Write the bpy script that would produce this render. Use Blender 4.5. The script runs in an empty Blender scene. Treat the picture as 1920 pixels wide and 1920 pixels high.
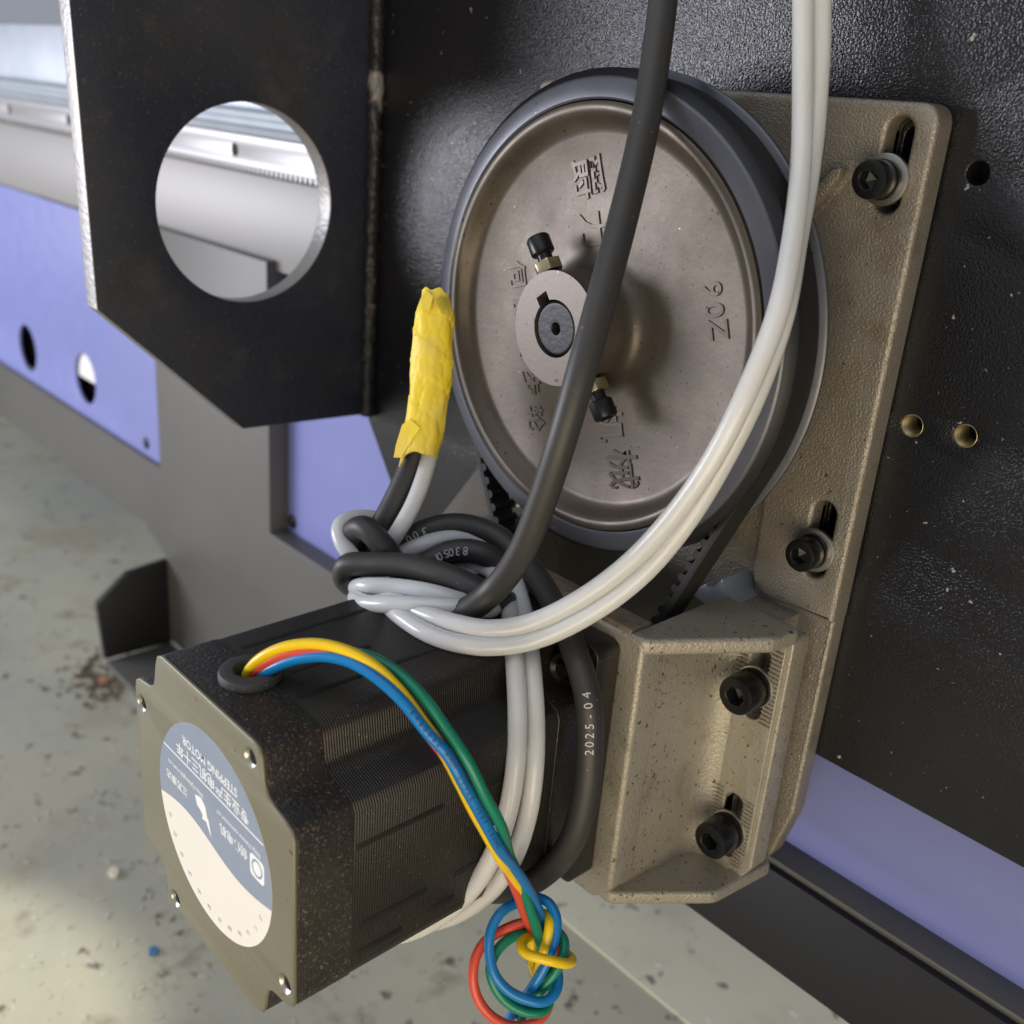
import bpy, bmesh, math, random
from mathutils import Vector, Matrix, noise
random.seed(7)
SC = bpy.context.scene
C = SC.collection
# ------------------------------------------------------------------ frame
# Working coordinates in millimetres: u to the right along the end plate, v up,
# n out of the end plate.  World metres: X = u, Z = v, Y = -n.
U0, V0, N0 = -217.0, -480.0, -288.0
def W(u, v, n): return Vector(((u-U0)/1000, -(n-N0)/1000, (v-V0)/1000))
def WD(d): return Vector((d[0], -d[2], d[1]))
F = 1960.25
R3 = [[0.672218, 0.075799, -0.736463], [0.319926, -0.926815, 0.196627], [-0.66766, -0.36779, -0.647271]]
def rayd(px, py):
    a = ((px-960)/F, (py-960)/F, 1.0)
    return [sum(a[i]*R3[i][k] for i in range(3)) for k in range(3)]
def atn(px, py, n): d = rayd(px, py); t = n/d[2]; return (d[0]*t, d[1]*t, n)
def atz(px, py, z): d = rayd(px, py); return (d[0]*z, d[1]*z, d[2]*z)

# ------------------------------------------------------------------ camera
cam = bpy.data.cameras.new('Camera'); co = bpy.data.objects.new('Camera', cam); C.objects.link(co)
right, down, fwd = WD(R3[0]), WD(R3[1]), WD(R3[2])
mw = Matrix((right, -down, -fwd)).transposed().to_4x4(); mw.translation = W(0, 0, 0)
co.matrix_world = mw
cam.sensor_width = 36; cam.lens = 36*F/1920; cam.clip_start = 0.01; cam.clip_end = 50
cam.dof.use_dof = True; cam.dof.focus_distance = 0.305; cam.dof.aperture_fstop = 13
SC.camera = co
# ------------------------------------------------------------------ light
wd = bpy.data.worlds.new('World'); SC.world = wd; wd.use_nodes = True
wd.node_tree.nodes['Background'].inputs[0].default_value = (0.80, 0.86, 1.0, 1)
wd.node_tree.nodes['Background'].inputs[1].default_value = 0.36
def area(name, pos, target, sx, sy, power, col):
    l = bpy.data.lights.new(name, 'AREA'); l.shape = 'RECTANGLE'; l.size = sx; l.size_y = sy
    l.energy = power; l.color = col
    o = bpy.data.objects.new(name, l); C.objects.link(o); o.location = W(*pos)
    d = W(*target)-W(*pos); o.rotation_euler = d.to_track_quat('-Z', 'Y').to_euler()
    return o
area('warm_bounce_light', (330, -330, 330), (-200, -130, -230), 0.70, 0.50, 5.2, (1.0, 0.84, 0.60))
sp = bpy.data.lights.new('sun_patch_light', 'SPOT'); sp.energy = 75; sp.color = (1, .93, .76); sp.spot_size = math.radians(10); sp.spot_blend = .45; sp.shadow_soft_size = .02
spo = bpy.data.objects.new('sun_patch_light', sp); C.objects.link(spo); spo.location = W(-1150, 700, 330)
spo.rotation_euler = (W(-500, -480, -60)-spo.location).to_track_quat('-Z', 'Y').to_euler()
area('cool_window_light', (-1400, -85, 812), (-300, -70, -288), 0.80, 0.38, 18.0, (0.90, 0.90, 1.0))
area('overhead_light', (-300, 1300, 700), (-250, -150, -250), 2.0, 1.2, 6.5, (0.88, 0.92, 1.0))
SC.view_settings.view_transform = 'Standard'; SC.view_settings.look = 'None'
SC.view_settings.exposure = 0.0; SC.view_settings.gamma = 1
SC.cycles.max_bounces = 6; SC.cycles.diffuse_bounces = 3; SC.cycles.glossy_bounces = 3

# ------------------------------------------------------------------ materials
def nn(nt, t, **kw):
    n = nt.nodes.new(t)
    for k, v in kw.items(): setattr(n, k, v)
    return n
def mat(name, col, metal=0.0, rough=0.5, bump=None, var=None, specks=(), wave=None, rvar=0.0, trans=0.0, sss=0.0, spec=0.5, coat=0.0, scratch=None):
    m = bpy.data.materials.new(name); m.use_nodes = True; nt = m.node_tree
    b = nt.nodes['Principled BSDF']; L = nt.links.new
    tc = nn(nt, 'ShaderNodeTexCoord'); vec = tc.outputs['Object']
    b.inputs['Metallic'].default_value = metal; b.inputs['Roughness'].default_value = rough
    b.inputs['Specular IOR Level'].default_value = spec
    if coat: b.inputs['Coat Weight'].default_value = coat; b.inputs['Coat Roughness'].default_value = .25
    rgb = nn(nt, 'ShaderNodeRGB'); rgb.outputs[0].default_value = (*col, 1); cur = rgb.outputs[0]
    rsock = None
    def nz(scale, detail=4, rgh=.6):
        t = nn(nt, 'ShaderNodeTexNoise'); t.inputs['Scale'].default_value = scale; t.inputs['Detail'].default_value = detail
        t.inputs['Roughness'].default_value = rgh; L(vec, t.inputs['Vector']); return t.outputs['Fac']
    def ramp(s, a, c):
        r = nn(nt, 'ShaderNodeMapRange'); r.inputs['From Min'].default_value = a; r.inputs['From Max'].default_value = c
        L(s, r.inputs['Value']); return r.outputs['Result']
    def mix(fac, a, bb):
        x = nn(nt, 'ShaderNodeMix', data_type='RGBA'); L(fac, x.inputs['Factor']); L(a, x.inputs['A'])
        if isinstance(bb, tuple): x.inputs['B'].default_value = (*bb, 1)
        else: L(bb, x.inputs['B'])
        return x.outputs['Result']
    if var:
        for (s, a, c, c2) in var: cur = mix(ramp(nz(s), a, c), cur, c2)
    hs = None
    for (s, a, c, c2) in specks:
        f = ramp(nz(s, 2, .5), a, c); cur = mix(f, cur, c2)
        if metal > 0:
            pass
    L(cur, b.inputs['Base Color'])
    if rvar:
        f = ramp(nz(60, 5), .3, .7); mm = nn(nt, 'ShaderNodeMath', operation='MULTIPLY_ADD'); L(f, mm.inputs[0])
        mm.inputs[1].default_value = rvar; mm.inputs[2].default_value = rough-rvar/2; L(mm.outputs[0], b.inputs['Roughness'])
    last = None
    if wave:
        w = nn(nt, 'ShaderNodeTexWave'); w.wave_type = 'BANDS'; w.bands_direction = wave[2] if len(wave) > 2 else 'Y'
        w.inputs['Scale'].default_value = wave[0]; L(vec, w.inputs['Vector'])
        bp = nn(nt, 'ShaderNodeBump'); bp.inputs['Strength'].default_value = wave[1]; bp.inputs['Distance'].default_value = .0004
        L(w.outputs['Fac'], bp.inputs['Height']); last = bp
    for bb in (bump or ()):
        bp = nn(nt, 'ShaderNodeBump'); bp.inputs['Strength'].default_value = bb[1]; bp.inputs['Distance'].default_value = bb[2]
        L(nz(bb[0], 2, .5), bp.inputs['Height'])
        if last: L(last.outputs[0], bp.inputs['Normal'])
        last = bp
    if last: L(last.outputs[0], b.inputs['Normal'])
    if trans: b.inputs['Transmission Weight'].default_value = trans
    if sss:
        b.inputs['Subsurface Weight'].default_value = sss; b.inputs['Subsurface Radius'].default_value = (1, .9, .75); b.inputs['Subsurface Scale'].default_value = .004
    return m
DUST = (.155, .135, .105)
M = {}
M['powder'] = mat('black_powder_coat', (.010, .010, .012), 0, .19, bump=[(1250, .60, .0005), (600, .06, .0004)], specks=[(1000, .71, .75, (.20, .19, .175)), (420, .74, .77, (.32, .30, .27))], var=[(9, .45, .75, (.016, .015, .016))])
M['gusset'] = mat('black_painted_steel', (.024, .028, .046), 0, .46, bump=[(700, .12, .0004)], var=[(12, .50, .62, (.034, .035, .042)), (30, .56, .68, (.050, .049, .052)), (420, .60, .70, (.060, .057, .056))], specks=[(1000, .66, .72, (.13, .122, .115))])
M['rawsteel'] = mat('raw_cut_steel', (.27, .265, .26), .6, .45, bump=[(450, .5, .0007), (120, .4, .0006)], var=[(40, .4, .7, (.30, .28, .25))])
M['weld'] = mat('painted_weld', (.016, .015, .015), .1, .42, bump=[(320, .8, .0012)], var=[(38, .60, .68, (.26, .24, .21)), (90, .62, .70, (.14, .12, .10))])
M['cast'] = mat('cast_aluminium', (.31, .282, .235), .55, .46, bump=[(1350, .75, .0005), (420, .15, .0005)], var=[(22, .45, .7, (.29, .255, .20)), (70, .55, .72, (.25, .21, .155))], specks=[(480, .72, .77, (.07, .055, .04))], rvar=.12)
M['mount'] = mat('cast_aluminium_pale', (.40, .37, .30), .45, .50, bump=[(950, .60, .0005), (300, .2, .0005)], var=[(25, .45, .7, (.36, .325, .255)), (80, .56, .72, (.30, .265, .20))], specks=[(620, .66, .70, (.09, .07, .05)), (260, .72, .75, (.12, .10, .07))], rvar=.12)
M['tab'] = mat('brown_bracket_tab', (.085, .070, .054), .2, .55, bump=[(900, .4, .0005)])
M['dustcast'] = mat('dusty_cast_aluminium', (.23, .19, .135), .3, .62, bump=[(700, .4, .0005)], var=[(60, .4, .65, (.12, .09, .06))], specks=[(650, .64, .7, (.06, .04, .03))])
M['pulley'] = mat('anodised_pulley', (.098, .081, .064), .55, .42, bump=[(600, .10, .0003), (90, .06, .0005)], var=[(18, .4, .75, (.080, .065, .050)), (45, .5, .7, (.115, .094, .073))], specks=[(1000, .69, .73, (.025, .021, .018)), (430, .725, .745, (.02, .017, .015)), (800, .77, .79, (.45, .42, .38))], rvar=.12)
M['hub'] = mat('pulley_hub', (.130, .110, .095), .55, .40, bump=[(500, .08, .0003)], specks=[(420, .70, .74, (.05, .04, .035)), (380, .76, .79, (.6, .58, .55))])
M['flange'] = mat('grey_flange', (.105, .108, .125), .5, .34, bump=[(800, .06, .0003)], specks=[(420, .72, .75, (.01, .01, .01)), (600, .77, .8, (.5, .5, .5))], rvar=.1)
M['darkedge'] = mat('dark_flange_edge', (.022, .022, .025), .4, .40)
M['belt'] = mat('rubber_belt', (.013, .012, .012), 0, .62, bump=[(900, .15, .0003)], specks=[(600, .74, .78, (.12, .11, .1))])
M['shaft'] = mat('black_oxide_shaft', (.022, .022, .024), .6, .38, bump=[(500, .3, .0003)], specks=[(500, .74, .78, (.4, .4, .42))])
M['bolt'] = mat('black_oxide_bolt', (.018, .018, .019), .55, .30, bump=[(600, .1, .0003)], specks=[(900, .74, .78, (.2, .19, .17))])
M['socket'] = mat('bolt_socket', (.03, .03, .032), .6, .35)
M['washer'] = mat('zinc_washer', (.50, .49, .44), .9, .30, bump=[(300, .1, .0003)])
M['brass'] = mat('yellow_zinc', (.62, .54, .30), .95, .24, bump=[(200, .1, .0003)])
M['thread'] = mat('cut_thread', (.42, .36, .20), .9, .38)
M['motorblk'] = mat('motor_black_paint', (.017, .014, .012), .1, .36, bump=[(700, .2, .0004)], var=[(30, .45, .75, (.026, .020, .015))], specks=[(1500, .66, .74, DUST), (800, .73, .78, (.16, .13, .09))])
M['motordust'] = mat('motor_dusty_paint', (.020, .016, .013), .1, .45, bump=[(900, .55, .0006)], var=[(40, .45, .65, (.036, .030, .023))], specks=[(1500, .60, .70, DUST), (900, .70, .76, (.22, .18, .125)), (420, .74, .78, (.07, .025, .018))])
M['lam'] = mat('motor_laminations', (.020, .017, .014), .35, .36, wave=(400, .5), bump=[(500, .06, .0003)], var=[(26, .45, .7, (.030, .024, .018))], specks=[(1400, .68, .75, DUST)])
M['slot'] = mat('groove_shade', (.004, .004, .004), 0, .7)  # near black: shade of the grooves put into the colour
M['motorface'] = mat('motor_rear_face', (.215, .202, .138), .35, .46, bump=[(260, .04, .0003)], var=[(20, .5, .8, (.195, .18, .12))], specks=[(300, .735, .76, (.06, .05, .03)), (110, .73, .77, (.12, .10, .06))])
M['rubber'] = mat('grey_rubber', (.05, .05, .05), 0, .60, bump=[(700, .2, .0003)], specks=[(800, .68, .74, (.2, .18, .15))])
M['labelblue'] = mat('label_blue', (.235, .285, .375), 0, .38, var=[(70, .5, .8, (.27, .31, .37))])
M['labelwhite'] = mat('label_cream', (.80, .77, .69), 0, .42)
M['ink'] = mat('white_print', (.82, .84, .84), 0, .45)
M['greyink'] = mat('grey_print', (.34, .31, .27), 0, .5)
M['darkink'] = mat('dark_print', (.03, .03, .06), 0, .5)
M['cable'] = mat('black_pvc_cable', (.035, .033, .031), 0, .48, bump=[(400, .10, .0003)], specks=[(700, .72, .77, (.16, .15, .13))])
M['cableprint'] = mat('cable_print', (.50, .49, .47), 0, .5)
M['tube'] = mat('milky_silicone_tube', (.92, .92, .89), 0, .22, trans=.34, sss=.45, spec=.5, bump=[(120, .03, .0003)])
M['yellow'] = mat('yellow_wire', (.90, .60, .006), 0, .30, bump=[(200, .04, .0003)])
M['red'] = mat('red_wire', (.68, .075, .04), 0, .32)
M['blue'] = mat('blue_wire', (.004, .18, .48), 0, .30)
M['green'] = mat('green_wire', (.004, .21, .12), 0, .32)
M['tape'] = mat('yellow_paper_tape', (.88, .66, .035), 0, .50, bump=[(160, .35, .0012), (500, .1, .0004)], var=[(60, .45, .75, (.86, .68, .16)), (140, .68, .74, (.45, .32, .06))])
M['lavender'] = mat('lavender_panel_paint', (.22, .245, .53), 0, .40, bump=[(700, .05, .0003)], var=[(5, .4, .7, (.215, .24, .53)), (60, .62, .74, (.25, .27, .52))], rvar=.12)
M['framegrey'] = mat('grey_frame_paint', (.115, .112, .098), .1, .46, bump=[(400, .1, .0004)], var=[(6, .4, .7, (.092, .089, .080))])
M['framedark'] = mat('dark_frame_paint', (.006, .006, .007), 0, .55, bump=[(400, .1, .0004)])
M['beamgrey'] = mat('pale_beam_paint', (.30, .29, .275), .1, .45)
M['galv'] = mat('galvanised_steel', (.40, .45, .48), .4, .45, var=[(25, .4, .7, (.48, .50, .55))])
M['rack'] = mat('ground_steel_rack', (.37, .365, .36), .4, .38, var=[(40, .6, .75, (.45, .43, .40))])
M['hole'] = mat('dark_opening', (.006, .006, .007), 0, .8)  # near black: shade inside the openings put into the colour
M['paper'] = mat('daylight_card', (.85, .85, .83), 0, .6)  # white stands in for daylight beyond the panel hole
M['floor'] = mat('dusty_concrete', (.45, .435, .325), 0, .56, bump=[(60, .2, .002)], var=[(4, .42, .62, (.36, .36, .30)), (9, .53, .66, (.35, .315, .215)), (22, .59, .70, (.28, .25, .18)), (60, .61, .68, (.14, .12, .09))], specks=[(150, .69, .73, (.55, .53, .44)), (130, .72, .75, (.12, .105, .08))])
M['floorband'] = mat('cream_floor', (.72, .69, .52), 0, .55, bump=[(60, .2, .002)], var=[(10, .5, .75, (.52, .50, .37)), (60, .62, .70, (.22, .20, .15))], specks=[(110, .73, .77, (.85, .85, .8))])
M['chip'] = mat('rust_chip', (.40, .20, .09), 0, .7)
M['lint'] = mat('pale_lint', (.45, .44, .42), 0, .8)
M['bluechip'] = mat('blue_plastic_chip', (.05, .17, .33), 0, .5)

# ------------------------------------------------------------------ object helpers
def setp(o, label=None, cat=None, group=None, kind=None):
    if label: o['label'] = label
    if cat: o['category'] = cat
    if group: o['group'] = group
    if kind: o['kind'] = kind
    return o
def thing(name, base, label, cat, group=None):
    o = bpy.data.objects.new(name, None); o.empty_display_size = .02; C.objects.link(o); o.location = W(*base)
    o['base'] = 0; del o['base']
    return setp(o, label, cat, group)
def wloc(o):
    p = Vector(o.location)
    while o.parent: o = o.parent; p += Vector(o.location)
    return p
def mesh_obj(name, bm, ma, parent=None, smooth=True, angle=40, mats=None):
    """bm in uvn millimetres (already world-placed); origin at parent's base or at own bottom"""
    vs = [W(*v.co) for v in bm.verts]
    if parent: org = wloc(parent)
    else:
        org = Vector((sum(p.x for p in vs)/len(vs), sum(p.y for p in vs)/len(vs), min(p.z for p in vs)))
    for v, p in zip(bm.verts, vs): v.co = p-org
    bmesh.ops.recalc_face_normals(bm, faces=bm.faces)
    me = bpy.data.meshes.new(name); bm.to_mesh(me); bm.free()
    o = bpy.data.objects.new(name, me); C.objects.link(o)
    for m_ in (mats or [ma]): me.materials.append(m_)
    if smooth:
        me.polygons.foreach_set('use_smooth', [True]*len(me.polygons))
        me.polygons.foreach_set('use_smooth', [max(abs(p.normal.x), abs(p.normal.y), abs(p.normal.z)) < .9995 for p in me.polygons])
        try: me.set_sharp_from_angle(angle=math.radians(angle))
        except Exception: pass
    if parent: o.parent = parent
    else: o.location = org
    return o
def frame(O, ex, ey, ez): return (Vector(O), Vector(ex).normalized(), Vector(ey).normalized(), Vector(ez).normalized())
PLATE = lambda n: frame((0, 0, n), (1, 0, 0), (0, 1, 0), (0, 0, 1))   # local x=u y=v z=n
def put(bm, me_verts, faces, fr):
    O, ex, ey, ez = fr
    vv = [bm.verts.new(O+ex*p[0]+ey*p[1]+ez*p[2]) for p in me_verts]
    for f in faces:
        try: bm.faces.new([vv[i] for i in f])
        except ValueError: pass
def extr(bm, fr, loops, z0, z1, bev=0.0, seg=2):
    """extruded outline(s) with holes, bevelled rims"""
    cu = bpy.data.curves.new('tmp', 'CURVE'); cu.dimensions = '2D'; cu.fill_mode = 'BOTH'
    cu.extrude = (z1-z0)/2-bev; cu.bevel_depth = bev; cu.bevel_resolution = seg; cu.offset = -bev
    for lp in loops:
        s = cu.splines.new('POLY'); s.points.add(len(lp)-1); s.use_cyclic_u = True
        for p, q in zip(s.points, lp): p.co = (q[0], q[1], 0, 1)
    ob = bpy.data.objects.new('tmp', cu); C.objects.link(ob); bpy.context.view_layer.update()
    me = bpy.data.meshes.new_from_object(ob.evaluated_get(bpy.context.evaluated_depsgraph_get()))
    zc = (z0+z1)/2
    put(bm, [(v.co.x, v.co.y, v.co.z+zc) for v in me.vertices], [tuple(p.vertices) for p in me.polygons], fr)
    bpy.data.objects.remove(ob); bpy.data.curves.remove(cu); bpy.data.meshes.remove(me)
    bmesh.ops.remove_doubles(bm, verts=bm.verts, dist=.003)
def lathe(bm, fr, prof, seg=64, closed=False):
    O, ex, ey, ez = fr; rings = []
    for (r, z) in prof:
        if r < 1e-6: rings.append([bm.verts.new(O+ez*z)])
        else: rings.append([bm.verts.new(O+(ex*math.cos(2*math.pi*i/seg)+ey*math.sin(2*math.pi*i/seg))*r+ez*z) for i in range(seg)])
    pairs = list(zip(rings, rings[1:]))
    if closed: pairs.append((rings[-1], rings[0]))
    for a, b in pairs:
        for i in range(seg):
            j = (i+1) % seg
            if len(a) == 1 and len(b) == 1: continue
            if len(a) == 1: bm.faces.new((a[0], b[i], b[j]))
            elif len(b) == 1: bm.faces.new((a[i], a[j], b[0]))
            else: bm.faces.new((a[i], a[j], b[j], b[i]))
def box(bm, fr, x0, x1, y0, y1, z0, z1, bev=0.0, seg=2):
    O, ex, ey, ez = fr
    vv = [bm.verts.new(O+ex*x+ey*y+ez*z) for x in (x0, x1) for y in (y0, y1) for z in (z0, z1)]
    fs = [bm.faces.new([vv[i] for i in f]) for f in ((0, 1, 3, 2), (4, 6, 7, 5), (0, 4, 5, 1), (2, 3, 7, 6), (0, 2, 6, 4), (1, 5, 7, 3))]
    if bev:
        es = list({e for f in fs for e in f.edges})
        bmesh.ops.bevel(bm, geom=es, offset=bev, segments=seg, affect='EDGES', profile=.5)
def prism(bm, fr, poly, z0, z1, bev=0.0):
    O, ex, ey, ez = fr
    a = [bm.verts.new(O+ex*p[0]+ey*p[1]+ez*z0) for p in poly]; b = [bm.verts.new(O+ex*p[0]+ey*p[1]+ez*z1) for p in poly]
    n = len(poly); fs = [bm.faces.new(a), bm.faces.new(b)]+[bm.faces.new((a[i], a[(i+1) % n], b[(i+1) % n], b[i])) for i in range(n)]
    if bev: bmesh.ops.bevel(bm, geom=list({e for f in fs for e in f.edges}), offset=bev, segments=2, affect='EDGES', profile=.5)
def circ(cx, cy, r, n=48, a0=0): return [(cx+r*math.cos(a0+2*math.pi*i/n), cy+r*math.sin(a0+2*math.pi*i/n)) for i in range(n)]
def slot(cx, y0, y1, r, n=12):
    lo, hi = min(y0, y1)+r, max(y0, y1)-r
    return [(cx+r*math.cos(math.pi*i/n), hi+r*math.sin(math.pi*i/n)) for i in range(n+1)]+[(cx+r*math.cos(math.pi+math.pi*i/n), lo+r*math.sin(math.pi+math.pi*i/n)) for i in range(n+1)]
def rounded(poly, r, seg=6):
    out = []; n = len(poly)
    rr = r if isinstance(r, (list, tuple)) else [r]*n
    for i in range(n):
        p, a, b = Vector(poly[i]), Vector(poly[i-1]), Vector(poly[(i+1) % n])
        if rr[i] <= 0: out.append(tuple(p)); continue
        da, db = (a-p).normalized(), (b-p).normalized()
        half = math.acos(max(-1, min(1, da.dot(db))))/2
        t = min(rr[i]/math.tan(half), (a-p).length*.49, (b-p).length*.49)
        p0, p1 = p+da*t, p+db*t
        for k in range(seg+1):
            s = k/seg; out.append(tuple((p0*(1-s)+p*s)*(1-s)+(p*(1-s)+p1*s)*s))
    return out
def spline(pts, step=1.2):
    P = [Vector(p) for p in pts]; P = [P[0]*2-P[1]]+P+[P[-1]*2-P[-2]]; out = []
    for i in range(1, len(P)-2):
        p0, p1, p2, p3 = P[i-1:i+3]
        t0 = 0; t1 = t0+max((p1-p0).length, 1e-4)**.5; t2 = t1+max((p2-p1).length, 1e-4)**.5; t3 = t2+max((p3-p2).length, 1e-4)**.5
        n = max(3, int((p2-p1).length/step))
        for k in range(n):
            t = t1+(t2-t1)*k/n
            A1 = p0*((t1-t)/(t1-t0))+p1*((t-t0)/(t1-t0)); A2 = p1*((t2-t)/(t2-t1))+p2*((t-t1)/(t2-t1)); A3 = p2*((t3-t)/(t3-t2))+p3*((t-t2)/(t3-t2))
            B1 = A1*((t2-t)/(t2-t0))+A2*((t-t0)/(t2-t0)); B2 = A2*((t3-t)/(t3-t1))+A3*((t-t1)/(t3-t1))
            out.append(B1*((t2-t)/(t2-t1))+B2*((t-t1)/(t2-t1)))
    out.append(P[-2])
    for _ in range(3):                                   # relax
        out = [out[0]]+[(out[i-1]+out[i]*2+out[i+1])/4 for i in range(1, len(out)-1)]+[out[-1]]
    return out
def sweep(bm, path, r, seg=14, sx=1.0, wob=None):
    T = [(path[min(i+1, len(path)-1)]-path[max(i-1, 0)]).normalized() for i in range(len(path))]
    N = T[0].orthogonal().normalized(); rings = []
    for i, p in enumerate(path):
        N = (N-T[i]*N.dot(T[i])).normalized(); Bn = T[i].cross(N)
        ring = []
        for k in range(seg):
            a = 2*math.pi*k/seg; rad = r*(wob(i, k) if wob else 1)
            ring.append(bm.verts.new(p+N*math.cos(a)*rad*sx+Bn*math.sin(a)*rad))
        rings.append(ring)
    for a, b in zip(rings, rings[1:]):
        for k in range(seg): bm.faces.new((a[k], a[(k+1) % seg], b[(k+1) % seg], b[k]))
    bm.faces.new(rings[0]); bm.faces.new(rings[-1])
_tc = {}
def text(bm, body, size, fr, ext=.02, align='CENTER', bev=0, sx=1.0, bold=0.0):
    cu = bpy.data.curves.new('tmp', 'FONT'); cu.body = body; cu.size = size; cu.extrude = ext; cu.bevel_depth = bev; cu.offset = bold
    cu.align_x = align; cu.align_y = 'CENTER'; cu.resolution_u = 3
    ob = bpy.data.objects.new('tmp', cu); C.objects.link(ob); bpy.context.view_layer.update()
    me = bpy.data.meshes.new_from_object(ob.evaluated_get(bpy.context.evaluated_depsgraph_get()))
    put(bm, [(v.co.x*sx, v.co.y, v.co.z) for v in me.vertices], [tuple(p.vertices) for p in me.polygons], fr)
    bpy.data.objects.remove(ob); bpy.data.curves.remove(cu); bpy.data.meshes.remove(me)
def NB(): return bmesh.new()

# ================================================================== SETTING
bm = NB(); g = 60
for i in range(g+1):
    for j in range(g+1): bm.verts.new((-4200+i*120, -480, -3600+j*120))
bm.verts.ensure_lookup_table()
for i in range(g):
    for j in range(g): bm.faces.new([bm.verts[k] for k in (i*(g+1)+j, (i+1)*(g+1)+j, (i+1)*(g+1)+j+1, i*(g+1)+j+1)])
setp(mesh_obj('floor', bm, M['floor']), kind='structure')
bm = NB(); box(bm, frame((0, -480, 0), (1, 0, 0), (0, 0, 1), (0, 1, 0)), -430, 1200, -700, -400, .2, 1.4, 0)  # thin raised strip, paler than the floor around it
setp(mesh_obj('pale_floor_strip', bm, M['floorband']), 'pale cream strip on the floor under the dark beam', 'floor strip', kind='structure')

# ---- welded steel frame: end plate + gusset + weld
NP = -288.0; UG = -403.0
sf = thing('welded_steel_frame', (-270, -198, -292), 'black welded end plate and side gusset with round hole carrying the pulley', 'machine frame')
bm = NB()
pl = [(-407, 320), (420, 320), (420, -198), (-368, -198), (-404, -150), (-407, -150)]
mesh_obj('hole_backing_block', (lambda b: (box(b, PLATE(0), -170, -95, -150, 60, -340, -298.5, 1), b)[1])(NB()), M['framedark'], sf)  # unseen dark block added so the open hole in the plate stays dark
extr(bm, PLATE(0), [pl, circ(-130.8, -9.4, 3.1, 24), circ(-133.1, -79.9, 3.3, 24), circ(-117.3, -78.5, 3.3, 24),
                    slot(-150.4, 1, -20, 3), slot(-150, -109, -131, 3)], NP-9, NP, .5)
ep = mesh_obj('end_plate', bm, M['powder'], sf)
for (hu, hv) in ((-133.1, -79.9), (-117.3, -78.5)):
    bm = NB(); prof = []
    for k in range(9): prof += [(3.28, NP-.3-k*1.0), (2.85, NP-.8-k*1.0)]
    lathe(bm, frame((hu, hv, 0), (1, 0, 0), (0, 1, 0), (0, 0, 1)), [(3.42, NP+.05), (3.3, NP+.1)]+prof, 32)
    mesh_obj('thread', bm, M['thread'], ep, angle=20)
    bm = NB(); lathe(bm, frame((hu, hv, 0), (1, 0, 0), (0, 1, 0), (0, 0, 1)), [(0, NP-9.2), (3.6, NP-9.2), (3.6, NP-11), (0, NP-11)], 20); mesh_obj('hole_bottom', bm, M['hole'], ep)
# gusset (plane u = UG, local x = n, y = v, z = u)
GF = frame((0, 0, 0), (0, 0, 1), (0, 1, 0), (-1, 0, 0))
bm = NB()
go = [(-287.5, 320), (-152, 320), (-156, 60), (-159, -88.5), (-220.5, -146), (-287.5, -148.5)]
extr(bm, GF, [go, circ(-224.8, -49.7, 39.9, 96)], -UG, -UG+9.5, .35)
g_o = mesh_obj('gusset_plate', bm, M['gusset'], sf, mats=[M['gusset'], M['rawsteel']])
for p in g_o.data.polygons: p.material_index = 0 if abs(p.normal.x) > .8 else 1
bm = NB()
path = [Vector((UG+2.2+.5*noise.noise((v*.05, 3, 1)), v, NP+2.2+.5*noise.noise((v*.05, 9, 2)))) for v in range(320, -150, -2)]
sweep(bm, path, 3.6, 16, wob=lambda i, k: 1+.16*noise.noise((i*.35, k*.8, 0))+.10*math.sin(i*1.3))
mesh_obj('weld_bead', bm, M['weld'], sf, angle=60)

# ---- background frame
bf = thing('machine_base', (-600, -396, -330), 'grey painted base frame with post and long beam behind the motor', 'machine base')
FR0 = PLATE(0)
bm = NB()
extr(bm, PLATE(0), [[(-2600, -261), (-668, -261), (-668, -94), (-519, -94), (-519, -257), (900, -257), (900, -298), (-430, -298), (-430, -397), (-664, -397), (-664, -330), (-700, -314), (-2600, -312)]], -318, -300, .8)
mesh_obj('frame_sheet', bm, M['framegrey'], bf)
bm = NB(); box(bm, FR0, -2600, -410, -100, -50, -360, -306, 1.5); mesh_obj('upper_beam', bm, M['beamgrey'], bf)
bm = NB(); box(bm, FR0, -2600, -410, -49.5, 24, -380, -316, 2); mesh_obj('top_channel', bm, M['galv'], bf)
bm = NB(); prism(bm, frame((-663, 0, 0), (0, 0, 1), (0, 1, 0), (-1, 0, 0)), [(-300, -330), (-270, -333), (-247, -351), (-250, -396), (-300, -398)], 0, 5, .5)
mesh_obj('foot_gusset', bm, M['framedark'], bf)
bm = NB(); box(bm, FR0, -663, -440, -402, -397.3, -299.5, -250, .5); mesh_obj('foot_plate', bm, M['framegrey'], bf)
bm = NB(); box(bm, FR0, -300, 900, -300, -259, -299.6, -296.5, .6); mesh_obj('dark_skirt', bm, M['framedark'], bf)

# linear guide and gear rack
bm = NB()
extr(bm, frame((0, 0, 0), (0, 1, 0), (0, 0, 1), (1, 0, 0)), [[(-29.5, -306), (-29.5, -301), (-26, -300), (-25, -303), (-22, -303), (-21, -299.5), (-18, -299.5), (-17, -302), (-17, -315.5), (-29.5, -315.5)]], -2600, -410, .2)
setp(mesh_obj('linear_guide_rail', bm, M['galv']), 'polished grooved guide rail running above the toothed rack', 'guide rail')
rk = thing('gear_rack', (-1000, -49, -305), 'pale steel gear rack with screw holes and fine downward teeth', 'gear rack')
bm = NB(); hs = [(-552+118*k, -38.5) for k in range(-9, 2)]
extr(bm, PLATE(0), [[(-2000, -30), (-412, -30), (-412, -46), (-2000, -46)]]+[circ(x, y, 3.6, 20) for x, y in hs], -305.8, -300, .3)
mesh_obj('rack_bar', bm, M['rack'], rk)
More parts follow.
